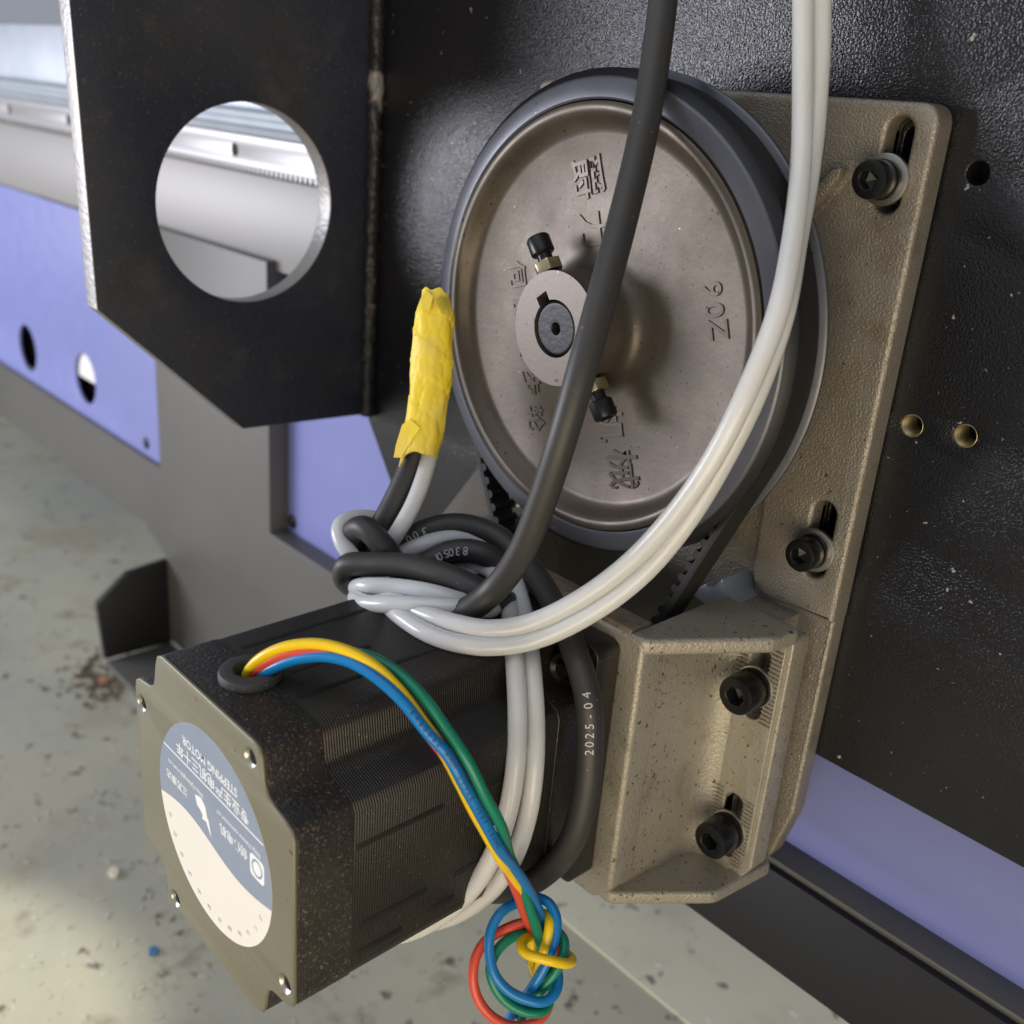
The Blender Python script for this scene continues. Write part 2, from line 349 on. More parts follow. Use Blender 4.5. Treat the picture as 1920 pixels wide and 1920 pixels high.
for x, y in hs:
    bm = NB(); lathe(bm, frame((x, y, 0), (1, 0, 0), (0, 1, 0), (0, 0, 1)), [(0, -303), (2.9, -303), (3.1, -304.5), (3.5, -304.5)], 20); mesh_obj('screw_head', bm, M['bolt'], rk)
bm = NB(); prism(bm, frame((0, -46, 0), (1, 0, 0), (0, 1, 0), (0, 0, 1)), [(-1.5, 0), (1.5, 0), (.7, -2.9), (-.7, -2.9)], -305.8, -300.05)
th0 = mesh_obj('tooth', bm, M['rack'], rk); th0.location = W(-414, 0, 0)-W(0, 0, 0); first = th0.location.copy()
for k in range(1, 130):
    o = th0.copy(); C.objects.link(o); o.parent = rk; o.location = first+Vector((-k*.00471, 0, 0))

# lavender panels
def panel(name, u0, u1, v0, v1, holes, screws, label, pn):
    t = thing(name, ((u0+u1)/2, v0, pn), label, 'sheet panel', 'lavender panels of the machine base')
    bm = NB(); extr(bm, PLATE(0), [[(u0, v0), (u1, v0), (u1, v1), (u0, v1)]]+holes, pn-2.5, pn, .4); mesh_obj('sheet', bm, M['lavender'], t)
    for (a, b) in screws:
        bm = NB(); lathe(bm, frame((a, b, 0), (1, 0, 0), (0, 1, 0), (0, 0, 1)), [(0, pn+1.6), (2.2, pn+1.5), (4.0, pn+.8), (4.4, pn+.1)], 20); mesh_obj('screw', bm, M['bolt'], t)
    return t
panel('lavender_panel', -1600, -668.5, -261.3, -100.5, [circ(-929, -232.5, 20, 40), circ(-804, -229.5, 20, 40)], [(-697, -251.5)], 'lavender sheet panel with two round holes, left of the grey post', -304)
panel('lavender_panel', -518.5, 900, -257.3, -60, [], [(-513.5, -250)], 'lavender sheet panel right of the grey post and behind the motor', -313)
bm = NB(); box(bm, PLATE(0), -1060, -735, -259, -180, -330, -316, 1)  # black box in place of the shaded interior behind the panel holes
setp(mesh_obj('panel_hole_backing', bm, M['hole']), 'black box set behind the panel holes as their unlit inside', 'dark backing')
bm = NB(); box(bm, PLATE(0), -835, -780, -231.5, -200, -308.2, -307, .2)  # card added for the daylight seen through the right hole
setp(mesh_obj('daylight_card', bm, M['paper']), 'white card standing in for daylight through the right panel hole', 'card')

# ================================================================== BASE BRACKET
bb = thing('base_bracket', (-215, -243, -286), 'sand cast aluminium base bracket with slots bolted to the black end plate', 'bracket')
bm = NB()
lo = rounded([(-291, 5), (-140.4, 5), (-140.4, -218), (-146, -243), (-290, -243), (-291, -200)], [5, 6, 2, 8, 8, 3])
sl = [slot(-150.4, 3.2, -22, 3.9), slot(-150, -107.6, -133, 3.9)]
extr(bm, PLATE(0), [lo]+sl, NP+.05, -283.6, 1.0, 3)
extr(bm, PLATE(0), [rounded([(-292, 7), (-140, 7), (-140, -145.4), (-171.5, -146.6), (-172.5, -96), (-292, -96)], [5, 6, 1, 9, 20, 3])]+sl, NP+.1, -278.6, 1.5, 5)
extr(bm, PLATE(0), [rounded([(-171, -141), (-140.25, -141), (-140.25, -219), (-146, -242.6), (-171, -242.6)], [2, 1, 3, 6, 2])], NP+.15, -280.3, 1.3, 4)
mesh_obj('casting', bm, M['cast'], bb)
bm = NB(); prism(bm, PLATE(0), [(-291.5, -120), (-314, -148), (-342, -184), (-338, -235), (-291.5, -240)], NP+.1, -282, .7); mesh_obj('side_tab', bm, M['tab'], bb)
bm = NB()
a, b = Vector((-181, -33, 0)), Vector((-162.6, -10.2, 0)); ex = (b-a).normalized(); ey = Vector((-ex.y, ex.x, 0))
fr = frame((a.x, a.y, 0), ex, ey, (0, 0, 1)); ln = (b-a).length
prism(bm, frame((a.x, a.y, -278.8), ex, ey, (0, 0, 1)), [(0, -3.4), (ln-1, -3.0), (ln+1.5, 0), (ln-1, 3.0), (0, 3.4)], -.5, .75, .25)
prism(bm, frame((a.x, a.y, -278.8), ex, ey, (0, 0, 1)), [(0, -1.9), (ln-4, -1.7), (ln-1, 0), (ln-4, 1.7), (0, 1.9)], -.5, 4.0, .7)
mesh_obj('rib', bm, M['cast'], bb)
bm = NB()
tri = [(1292, 1112), (1322, 1094), (1340, 1106), (1352, 1084), (1372, 1126), (1398, 1150), (1356, 1158)]
pts = [atn(x, y, -268)[:2] for x, y in tri]
prism(bm, PLATE(0), pts, -283.4, -268, .8); mesh_obj('machined_web', bm, M['galv'], bb)

# ================================================================== MOTOR MOUNT
mm = thing('motor_mount', (-213, -243, -240), 'pale cast aluminium motor mount box bolted low on the base bracket', 'bracket')
bm = NB()
# front plate behind the motor flange (with bore) and side walls
fp = rounded([(-268, -144.5), (-165, -144.5), (-165, -236), (-172, -243), (-262, -243), (-268, -236)], [4, 3, 6, 4, 4, 4])
extr(bm, PLATE(0), [fp, circ(-216, -190.5, 37.5, 64)], -229, -217.6, 1.8, 5)
# right wall with concave fillet into the flange, extruded along v
VF = frame((0, 0, 0), (1, 0, 0), (0, 0, 1), (0, -1, 0))      # x=u, y=n, z=-v
sec = [(-172, -224), (-165.25, -224), (-165.2, -236), (-164.8, -243)]
for k in range(9):
    a = math.pi-math.pi/2*k/8*1.0
    sec.append((-155.5+9.3*math.cos(a), -252.2-9.3*math.sin(a)))
sec += [(-155.5, -266), (-172, -266)]
extr(bm, VF, [sec], 146, 241.5, .3)
extr(bm, VF, [[(-268, -222), (-261, -222), (-261, -282), (-268, -282)]], 146, 241.5, .3)
mw_ = mesh_obj('box_wall', bm, M['mount'], mm)
bm = NB()
fl = rounded([(-171, -147.5), (-142.2, -147.5), (-141.8, -234), (-146, -241.2), (-171, -241.2)], [1, 2, 4, 4, 1])
msl = [slot(-152.0, -153.0, -179.5, 3.7), slot(-151.8, -208.8, -234.0, 3.7)]
extr(bm, PLATE(0), [fl]+msl, -271, -262.0, .7)
# raised strip carrying the serrations
extr(bm, PLATE(0), [rounded([(-160.2, -149.5), (-143.9, -149.5), (-143.6, -227), (-150, -239.5), (-160.2, -239.5)], .8)]+msl, -263, -260.9, .35)
extr(bm, PLATE(0), [[(-171, -147.5), (-152.5, -147.5), (-150.5, -241), (-171, -241)]], -283.4, -270.5, .3)
fo = mesh_obj('slotted_flange', bm, M['mount'], mm)
ridge = None
for (v0, v1) in ((-152.6, -179.5), (-209, -235.5)):
    k = 0
    while v0-k*1.55 > v1:
        v = v0-k*1.55
        for (ua, ub) in ((-160.0, -156.4), (-148.0, -144.2)):
            if v < -230 and ua > -150: ua, ub = -148.6, -145.6
            if ridge is None:
                bm = NB(); prism(bm, frame((0, v, -260.95), (0, 1, 0), (0, 0, 1), (1, 0, 0)), [(-.5, 0), (.5, 0), (.16, .9), (-.16, .9)], ua, ub)
                ridge = mesh_obj('serration', bm, M['mount'], fo, smooth=False); base_u, base_v = ua, v; wid = ub-ua
            else:
                o = ridge.copy(); C.objects.link(o); o.parent = fo
                sc0 = (ub-ua)/wid; o.scale = (sc0, 1, 1)
                vx = (W(base_u, 0, 0)-wloc(mm)).x
                o.location = Vector(((W(ua, 0, 0)-wloc(mm)).x-vx*sc0, 0, (v-base_v)/1000))
        k += 1
# rim webs (top and bottom)
bm = NB()
tw = rounded([(-171, -218.5), (-165.2, -217.4), (-143.2, -252), (-141.6, -264.5), (-171, -264.5)], [0, 5, 7, 3, 0])
extr(bm, VF, [tw], 143.6, 149.0, 1.6, 4)
mesh_obj('top_rim', bm, M['dustcast'] if False else M['mount'], mm)
bm = NB()
sw = []
tw2 = rounded([(-171, -218.5), (-165.2, -217.4), (-144.5, -248), (-142.6, -279), (-171, -279)], [0, 5, 9, 4, 0])
# bottom web slopes down towards the flange
cu_bm = NB(); extr(cu_bm, VF, [tw2], 236.2, 241.2, 1.4, 4)
for v in cu_bm.verts: v.co.y += -(v.co.z+217.5)*-.085 if False else (v.co.z+217.5)*.06
mesh_obj('bottom_rim', cu_bm, M['mount'], mm)
# dusty ledge on the opening's edge
bm = NB()
box(bm, PLATE(0), -262, -171, -146, -143.2, -228.6, -218.6, 1.2, 3)
mesh_obj('opening_rim', bm, M['dustcast'], mm)

# ================================================================== TIMING PULLEY
PU, PV = -218.9, -63.6
PF = frame((PU, PV, 0), (1, 0, 0), (0, 1, 0), (0, 0, 1))
tp = thing('timing_pulley', (PU, PV-74, -246), 'large brown dished timing pulley with embossed characters and grey rim', 'pulley')
bm = NB()
lathe(bm, PF, [(17.15, -236.5), (17.6, -238.2), (18.8, -239.7), (20.8, -240.8), (23.5, -241.3), (56.0, -241.3), (57.6, -240.8), (59.2, -239.4), (60.6, -237.6), (61.6, -236.4), (62.4, -236.0), (64.0, -236.0), (64.7, -236.5), (64.9, -238), (64.9, -252), (10, -252)], 144)
web = mesh_obj('dish', bm, M['pulley'], tp)
bm = NB()
lathe(bm, PF, [(65.2, -240), (65.2, -237.0), (65.8, -236.5), (70.6, -237.0), (71.3, -237.4), (71.6, -238)], 160)
mesh_obj('front_flange', bm, M['flange'], tp)
bm = NB(); lathe(bm, PF, [(71.65, -237.9), (73.6, -239.9), (73.9, -240.6), (73.7, -241.4), (66, -241.4)], 160); mesh_obj('flange_edge', bm, M['darkedge'], tp)
bm = NB(); lathe(bm, PF, [(66, -251.6), (74.0, -251.8), (74.6, -252.3), (74.6, -253.3), (74.0, -253.8), (10, -253.8)], 160); mesh_obj('rear_flange', bm, M['flange'], tp)
# hub with keyed bore; the keyway lies at 127 degrees
ka = math.radians(127); bore = []
kw = 2.4; rb = 8.7; da = math.asin(kw/rb)
for i in range(61):
    t = ka+da+(2*math.pi-2*da)*i/60; bore.append((rb*math.cos(t), rb*math.sin(t)))
er, et = Vector((math.cos(ka), math.sin(ka))), Vector((-math.sin(ka), math.cos(ka)))
bore += [tuple(er*11.4-et*kw), tuple(er*11.4+et*kw)]
bm = NB(); extr(bm, PF, [circ(0, 0, 17.2, 96), bore], -241, -223.6, 0)
hub = mesh_obj('hub', bm, M['hub'], tp)
# embossed writing
ex, ey = Vector((.302, -.953, 0)), Vector((.953, .302, 0))
def emb(body, u, v, size, h=.40):
    bm = NB(); text(bm, body, size, frame((u, v, -241.3), ex, ey, (0, 0, 1)), h, 'CENTER', .05, bold=.07)
    o = mesh_obj('embossed_writing', bm, M['pulley'], web, smooth=False); return o
for ch, x, y, s in (('爵', 1098, 333, 13.5), ('力', 1108, 432, 12), ('机', 1139, 795, 12), ('械', 1163, 880, 13.5)):
    p = atn(x, y, -241); emb(ch, p[0], p[1], s)
for k, ch in enumerate('伺服同步轮'):
    a = Vector(atn(967, 516, -241)); b = Vector(atn(1001, 785, -241)); p = a.lerp(b, k/4); emb(ch, p.x, p.y, 9.0, .32)
for ch, x, y in (('9', 1333, 543), ('0', 1337, 582), ('Z', 1345, 618)):
    p = atn(x, y, -241); emb(ch, p[0], p[1], 9.0, .32)
# set screws with lock nuts
for sgn in (1, -1):
    d = Vector((er.x*sgn, er.y*sgn, 0)); t = Vector((et.x, et.y, 0))
    fr = frame(Vector((PU, PV, -231.0)), t, (0, 0, 1), d)
    bm = NB(); lathe(bm, fr, [(0, 15), (2.4, 15), (2.4, 24.2), (3.2, 24.4), (3.75, 24.9), (3.75, 29.6), (3.3, 30.2), (2.0, 30.2), (1.8, 28), (0, 28)], 28)
    ss = mesh_obj('set_screw', bm, M['bolt'], tp)
    bm = NB(); prism(bm, fr, circ(0, 0, 4.5, 6, .35), 18.2, 21.8, .25); mesh_obj('lock_nut', bm, M['brass'], ss, angle=25)

bm = NB()
prof = [(0, -226.4), (1.3, -226.4), (1.7, -224.6), (2.0, -224.2)]
for k in range(12): prof += [(2.4+k*.46, -224.2+.05*(k % 2))]
prof += [(7.7, -224.25), (8.3, -224.9), (8.3, -292), (0, -292)]
lathe(bm, PF, prof, 64)
setp(mesh_obj('drive_shaft', bm, M['shaft']), 'black turned shaft end with centre hole inside the pulley hub', 'shaft')

# ================================================================== BELT
SU, SV = -216.0, -190.5
def hull(R, r, n1=90, n2=40):
    dx, dy = SU-PU, SV-PV; D = math.hypot(dx, dy); base = math.atan2(dy, dx); al = math.acos((R-r)/D)
    p = []
    a0, a1 = base+al, base-al+2*math.pi
    for i in range(n1+1): t = a0+(a1-a0)*i/n1; p.append((PU+R*math.cos(t), PV+R*math.sin(t)))
    b0, b1 = base-al, base+al
    for i in range(n2+1): t = b0+(b1-b0)*i/n2; p.append((SU+r*math.cos(t), SV+r*math.sin(t)))
    return p, al, base
tb = thing('timing_belt', (-217, -210, -246), 'black rubber timing belt running from the big pulley into the motor mount', 'belt')
bm = NB(); o1, al, base = hull(72.6, 19.6); i1, _, _ = hull(70.4, 17.4)
extr(bm, PLATE(0), [o1, i1], -251.4, -241.8, .2); bo = mesh_obj('belt_band', bm, M['belt'], tb)
tooth = None
for s in (1, -1):
    A = base+s*al
    pa = Vector((PU+70.6*math.cos(A), PV+70.6*math.sin(A))); pb = Vector((SU+17.6*math.cos(A), SV+17.6*math.sin(A)))
    d = (pb-pa).normalized(); nrm = Vector((-math.cos(A), -math.sin(A))); L = (pb-pa).length; k = 0
    while k*5 < L:
        c = pa+d*(k*5)
        pts = [c-d*1.6, c+d*1.6, c+d*1.25+nrm*1.5, c+d*.6+nrm*2.1, c-d*.6+nrm*2.1, c-d*1.25+nrm*1.5]
        if tooth is None or s == -1 and k == 0:
            bm = NB(); prism(bm, PLATE(0), [tuple(p) for p in pts], -251.3, -241.9); tooth = mesh_obj('tooth', bm, M['belt'], tb); c0 = c
        else:
            o = tooth.copy(); C.objects.link(o); o.parent = tb; dd = c-c0; o.location = Vector((dd.x/1000, 0, dd.y/1000))
        k += 1
bm = NB()
lathe(bm, frame((SU, SV, 0), (1, 0, 0), (0, 1, 0), (0, 0, 1)), [(0, -238), (12, -238), (12, -240.5), (20, -240.5), (20, -241.6), (17.2, -241.6), (17.2, -251.5), (20, -251.6), (20, -253), (0, -253)], 48)
setp(mesh_obj('motor_pulley', bm, M['galv']), 'small toothed drive pulley hidden inside the motor mount', 'pulley')

# ================================================================== BOLTS
def bolt(u, v, n, rh, hh, rw, tw, label, spring=True, rot=.2):
    t = thing('socket_head_bolt', (u, v-rw, n), label, 'bolt', 'socket head bolts of the brackets')
    fr = frame((u, v, n), (1, 0, 0), (0, 1, 0), (0, 0, 1)); z = 0
    bm = NB(); lathe(bm, fr, [(rh*.5, .05), (rw, .05), (rw+.1, .3), (rw, tw-.1), (rw-.3, tw), (rh*.5, tw)], 48); mesh_obj('washer', bm, M['washer'], t)
    z = tw
    if spring:
        bm = NB(); lathe(bm, fr, [(rh*.5, z+.05), (rh*1.03, z+.05), (rh*1.06, z+.9), (rh*1.03, z+1.7), (rh*.5, z+1.7)], 48); mesh_obj('spring_washer', bm, M['bolt'], t); z += 1.75
    rs = rh*.52
    bm = NB(); lathe(bm, fr, [(rh*.5, z+.02), (rh-.15, z+.02), (rh, z+.25), (rh, z+hh-.7), (rh-.25, z+hh-.2), (rh-.8, z+hh), (rs*1.12, z+hh), (rs*1.05, z+hh-.2)], 56)
    hx = circ(0, 0, rs*1.05, 6, rot)
    hd = mesh_obj('head', bm, M['bolt'], t)
    bm = NB(); O, ax, ay, az = fr
    top = [bm.verts.new(O+ax*p[0]+ay*p[1]+az*(z+hh-.15)) for p in hx]; bot = [bm.verts.new(O+ax*p[0]*.97+ay*p[1]*.97+az*(z+hh*.42)) for p in hx]
    ring = [bm.verts.new(O+ax*p[0]+ay*p[1]+az*(z+hh-.12)) for p in circ(0, 0, rs*1.12, 48)]
    for i in range(6): bm.faces.new((top[i], top[(i+1) % 6], bot[(i+1) % 6], bot[i]))
    tip = bm.verts.new(O+az*(z+hh*.25))
    for i in range(6): bm.faces.new((bot[i], bot[(i+1) % 6], tip))
    for i in range(6):
        for k in range(8):
            bm.faces.new((ring[(i*8+k+int(rot/(2*math.pi)*48)) % 48], ring[(i*8+k+1+int(rot/(2*math.pi)*48)) % 48], top[(i+(1 if k >= 4 else 0)) % 6]))
        bm.faces.new((ring[(i*8+4+int(rot/(2*math.pi)*48)) % 48], top[(i+1) % 6], top[i]))
    mesh_obj('hex_socket', bm, M['socket'], hd, smooth=False)
    return t
bolt(-151.4, -13.2, -278.6, 5.2, 6.2, 6.9, 1.5, 'black socket bolt in the top right slot of the bracket', rot=.3)
bolt(-150.3, -123.6, -278.6, 5.2, 6.2, 6.9, 1.5, 'black socket bolt in the middle slot, below and right of the big pulley', rot=.7)
bolt(-151.8, -167.2, -260.9, 6.2, 8.4, 6.9, 1.2, 'black socket bolt in the upper serrated slot of the motor mount', rot=.1)
bolt(-151.6, -222.6, -260.9, 6.2, 8.4, 6.9, 1.2, 'lowest black socket bolt, in the bottom serrated slot of the motor mount', rot=.5)

# ================================================================== STEPPER MOTOR
MU, MV, NR = -216.0, -190.5, -105.5
sm = thing('stepper_motor', (MU, MV-43, -160), 'black square stepper motor with khaki rear face and round label', 'motor')
q = [(24.5, 43), (27, 42.3), (28.5, 40), (29.0, 36.5), (29.5, 33), (31.2, 30.4), (34.5, 29.3), (38.5, 28.5), (41.7, 27.2), (43, 24.5)]
out = []
for k in range(4):
    a = -math.pi/2*k
    out += [(MU+x*math.cos(a)-y*math.sin(a), MV+x*math.sin(a)+y*math.cos(a)) for x, y in q]
MF = PLATE(0)
holes = [(-39, 20.6), (23.4, 37.4), (38.9, -22), (-23.3, -39.2)]
hl = [circ(MU+x, MV+y, 2.5, 20) for x, y in holes]
bm = NB(); extr(bm, MF, [out]+hl, NR-1.2, NR, .45); mesh_obj('rear_face', bm, M['motorface'], sm)
bm = NB(); sc_ = [((x-MU)*.998+MU, (y-MV)*.998+MV) for x, y in out]
extr(bm, MF, [sc_], NR-17.4, NR-1.25, .3); mesh_obj('rear_bell', bm, M['motordust'], sm)
bm = NB(); sc2 = [((x-MU)*.992+MU, (y-MV)*.992+MV) for x, y in out]
extr(bm, MF, [sc2], NR-88, NR-17.45, .05); lamo = mesh_obj('lamination_stack', bm, M['lam'], sm)
bm = NB(); extr(bm, MF, [sc_], NR-101.9, NR-88.05, .4); mesh_obj('front_bell', bm, M['motorblk'], sm)
bm = NB(); extr(bm, MF, [rounded([(MU-43, MV-43), (MU+43, MV-43), (MU+43, MV+43), (MU-43, MV+43)], 4)]+[circ(MU+sx*34.8, MV+sy*34.8, 3.3, 20) for sx in (1, -1) for sy in (1, -1)], NR-112, NR-101.95, .6); mesh_obj('front_flange', bm, M['motorblk'], sm)
for sx in (1, -1):
    for sy in (1, -1):
        bm = NB(); lathe(bm, frame((MU+sx*34.8, MV+sy*34.8, NR-101.9), (1, 0, 0), (0, 1, 0), (0, 0, 1)), [(0, 6.5), (2.2, 6.5), (2.2, 4), (4.7, 6.3), (5, 5.8), (5, 0)], 28); mesh_obj('mounting_screw', bm, M['bolt'], sm)
for x, y in holes:
    bm = NB(); prof = []
    for k in range(6): prof += [(2.5, -.25-k*.8), (2.0, -.65-k*.8)]
    lathe(bm, frame((MU+x, MV+y, NR), (1, 0, 0), (0, 1, 0), (0, 0, 1)), [(2.75, .06)]+prof+[(0, -5)], 24); mesh_obj('threaded_hole', bm, M['washer'], sm, angle=20)
# dark raised strips in place of shaded lamination grooves, top and right sides
for side, pos, n0, n1 in (('t', -17, 20, 78), ('t', 2, 24, 50), ('t', 14, 19, 40), ('t', 14, 48, 78), ('r', 14, 18, 46), ('r', -12, 20, 42), ('r', -12, 52, 60), ('r', 14, 56, 84), ('r', -21, 20, 34), ('r', -20, 44, 52)):
    bm = NB()
    if side == 't': box(bm, frame((MU+pos, MV+43*.992, 0), (1, 0, 0), (0, 1, 0), (0, 0, 1)), -.9, .9, -.5, .12, NR-n1, NR-n0, .1)
    else: box(bm, frame((MU+43*.992, MV+pos, 0), (0, 1, 0), (1, 0, 0), (0, 0, 1)), -.9, .9, -.5, .12, NR-n1, NR-n0, .1)
    mesh_obj('groove_strip', bm, M['slot'], lamo)
# grommet
gr = (-217.5, MV+43.0, -119.5)
bm = NB(); lathe(bm, frame(gr, (1, 0, 0), (0, 0, 1), (0, 1, 0)), [(4.0, -2), (4.0, 1.8), (4.5, 2.5), (6.8, 2.6), (7.9, 2.2), (8.3, 1.4), (8.3, 0), (7, -.5)], 48)
mesh_obj('grommet', bm, M['rubber'], sm)
# round label
lc = (MU+2.1, MV+1.0); LR = 31.0
lb = mesh_obj('label', (lambda b: (extr(b, MF, [circ(lc[0], lc[1], LR, 96)], NR+.02, NR+.12, 0), b)[1])(NB()), M['labelwhite'], sm, smooth=False)
bp = []
for i in range(61):
    t = math.radians(-7)+math.radians(194)*i/60; bp.append((lc[0]+(LR-.05)*math.cos(t), lc[1]+(LR-.05)*math.sin(t)))
x0 = lc[0]-LR*.99; x1 = lc[0]+LR*.99
cv = [(x0+(x1-x0)*i/24, lc[1]-3.8+2.6*math.sin(math.pi*2*(i/24))*.9) for i in range(1, 24)]
bm = NB(); extr(bm, MF, [bp+cv], NR+.13, NR+.18, 0); mesh_obj('blue_field', bm, M['labelblue'], lb, smooth=False)
LN = NR+.21
UP = lambda x, y: frame((lc[0]+x, lc[1]+y, LN), (-1, 0, 0), (0, -1, 0), (0, 0, 1))
def lab(bm_list, ma, name): mesh_obj(name, bm_list, ma, lb, smooth=False)
bm = NB(); box(bm, PLATE(0), lc[0]-27.2, lc[0]+27.2, lc[1]+14.0, lc[1]+14.5, LN-.02, LN+.02); lab(bm, M['ink'], 'white_line')
bm = NB(); text(bm, 'STEPPING MOTOR', 3.9, UP(-.3, 22.0), .01, bold=.05, sx=.93); text(bm, '专业生产电机三十年', 4.4, UP(.6, 17.6), .01, bold=.06); lab(bm, M['ink'], 'title_print')
bm = NB(); text(bm, 'http://www.cwmotor.cn', 2.3, UP(14.5, 9.6), .01, bold=.0); text(bm, '创伟电机', 3.6, UP(12.0, 5.6), .01, bold=.06)
text(bm, 'http://jskangda.com.cn', 2.3, UP(-14.5, 9.6), .01); text(bm, '江苏康达', 3.2, UP(-20, 5.0), .01, bold=.04); lab(bm, M['ink'], 'small_print')
bm = NB()
extr(bm, PLATE(0), [rounded([(lc[0]+20.5, lc[1]+1.2), (lc[0]+27.5, lc[1]+1.2), (lc[0]+27.5, lc[1]+8.2), (lc[0]+20.5, lc[1]+8.2)], 1.6), circ(lc[0]+24, lc[1]+4.7, 2.7, 32), circ(lc[0]+24, lc[1]+4.7, 2.0, 32)], LN-.02, LN+.02, 0)
sw_ = [(-9, 7.5), (-5.6, 8.6), (-3.2, 7), (-2.3, 4), (-1.6, 3.6), (-.2, -1.5), (-3, 2.2), (-5.3, 1.8), (-4.8, 3.2), (-6.2, 4.2), (-8, 4.6)]
lab(bm, M['ink'], 'logo'); bm = NB()
extr(bm, PLATE(0), [[(lc[0]+x, lc[1]+y) for x, y in sw_]], LN-.02, LN+.02, 0); lab(bm, M['ink'], 'bird_logo')
bm = NB()
for k in range(12):
    t = math.radians(200+k*12.6); text(bm, '%02d' % (k+1), 2.0, frame((lc[0]+27.3*math.cos(t), lc[1]+27.3*math.sin(t), LN-.06), (-1, 0, 0), (0, -1, 0), (0, 0, 1)), .01)
lab(bm, M['greyink'], 'ring_print')

# ================================================================== CABLES
def P(l): return [Vector(atz(*p)) for p in l]
def tube(name, paths, r, ma, label, cat, group=None, seg=16, step=1.2):
    bm = NB(); ps = []
    for l in paths: s = spline(P(l), step); ps.append(s); sweep(bm, s, r, seg)
    o = mesh_obj(name, bm, ma, angle=75); setp(o, label, cat, group); return o, ps
def print_on(o, path, px, body, size, r, ma, flip=1, pitch=.82, name='print'):
    """characters wrapped along the outer side of a cable, nearest the camera; starts next to pixel px"""
    tgt = Vector(rayd(*px)).normalized()
    i0 = max(range(len(path)), key=lambda i: path[i].normalized().dot(tgt))
    bm = NB(); s = 0.0; i = i0; dirn = flip; acc = 0
    for ch in body:
        while 0 < i+dirn < len(path)-1 and acc < s: acc += (path[i+dirn]-path[i]).length; i += dirn
        T = (path[min(i+1, len(path)-1)]-path[i-1]).normalized()*dirn
        out = (-path[i]).normalized(); out = (out-T*out.dot(T)).normalized(); up = out.cross(T)
        if ch != ' ': text(bm, ch, size, frame(path[i]+out*(r+.04), T, up, out), .01)
        s += size*pitch
    mesh_obj(name, bm, ma, o, smooth=False)
blk = [(1285, -800, 262), (1268, -400, 276), (1250, -70, 284), (1232, 90, 283), (1208, 240, 279), (1168, 410, 273), (1128, 560, 268), (1092, 690, 267), (1058, 810, 271), (1020, 930, 280), (978, 1035, 291), (928, 1104, 303), (880, 1142, 307), (825, 1158, 312),
       (770, 1152, 322), (725, 1135, 333), (680, 1108, 341), (648, 1086, 343), (650, 1062, 340), (700, 1058, 335), (770, 1062, 329), (850, 1085, 322), (915, 1116, 319),
       (955, 1132, 330), (968, 1112, 346), (955, 1072, 346), (905, 1038, 344), (845, 1035, 347), (790, 1062, 348), (758, 1080, 347), (742, 1058, 341), (712, 1016, 338), (684, 990, 340), (660, 1002, 348), (668, 1040, 356), (705, 1046, 357),
       (745, 1024, 354), (790, 998, 353), (855, 984, 353), (925, 1002, 351), (985, 1055, 343), (1035, 1130, 326), (1075, 1215, 306), (1102, 1310, 299), (1106, 1400, 301), (1098, 1490, 305), (1075, 1570, 311), (1030, 1630, 321), (970, 1665, 330), (880, 1665, 345), (780, 1620, 362)]
blk2 = [(806, 700, 350), (797, 780, 351), (775, 860, 352), (742, 935, 352), (708, 1000, 353), (690, 1040, 360)]
co_, bps = tube('black_cable', [blk, blk2], 4.0, M['cable'], 'thick black cable knotted over the motor and hanging in front of the pulley', 'cable', step=.5)
print_on(co_, bps[0], (798, 996), '300', 3.9, 4.0, M['cableprint'], -1, .66)
print_on(co_, bps[0], (880, 1030), '83050M', 3.9, 4.0, M['cableprint'], 1, .62)
print_on(co_, bps[0], (1092, 1398), '2025-04', 3.6, 4.0, M['cableprint'], -1, .70)
t1 = [(1500, -800, 246), (1503, -400, 262), (1505, -70, 275), (1505, 120, 277), (1502, 300, 273), (1486, 450, 266), (1457, 590, 260), (1402, 730, 261), (1340, 855, 267), (1264, 965, 276), (1180, 1055, 285), (1085, 1125, 292), (995, 1168, 297), (920, 1180, 297), (862, 1171, 300), (815, 1157, 305), (770, 1140, 313), (720, 1122, 328),
      (669, 1118, 335), (684, 1131, 323), (740, 1133, 314), (825, 1138, 308), (885, 1140, 309), (925, 1140, 320), (905, 1105, 345), (870, 1058, 352), (915, 1066, 346), (945, 1108, 334), (958, 1165, 316), (965, 1240, 300), (970, 1330, 292), (968, 1420, 290), (955, 1510, 292), (930, 1590, 295), (890, 1660, 300), (830, 1715, 308), (760, 1750, 320), (660, 1760, 345)]
t2 = [(1536, -800, 247), (1539, -400, 263), (1540, -70, 276.5), (1537, 120, 280), (1521, 300, 278), (1495, 450, 271.5), (1470, 590, 266), (1422, 730, 267), (1362, 855, 272), (1290, 975, 278), (1204, 1078, 286), (1105, 1152, 292), (1005, 1199, 297), (920, 1212, 296), (850, 1204, 298), (800, 1186, 302), (758, 1160, 310), (725, 1135, 322), (692, 1115, 338),
      (668, 1104, 339), (685, 1099, 331), (745, 1101, 325), (812, 1112, 318), (868, 1128, 317), (895, 1120, 340), (850, 1080, 356), (770, 1056, 356), (742, 1046, 352), (785, 1024, 349), (845, 1007, 351), (905, 1014, 352), (950, 1055, 348), (975, 1120, 330), (990, 1190, 312), (999, 1270, 300), (1004, 1360, 295), (1001, 1450, 294), (988, 1535, 297), (962, 1610, 301), (920, 1670, 307), (860, 1712, 316), (790, 1735, 330)]
e1 = [(826, 700, 350), (816, 800, 350), (800, 875, 349), (775, 945, 347), (742, 1003, 346), (722, 1030, 350)]
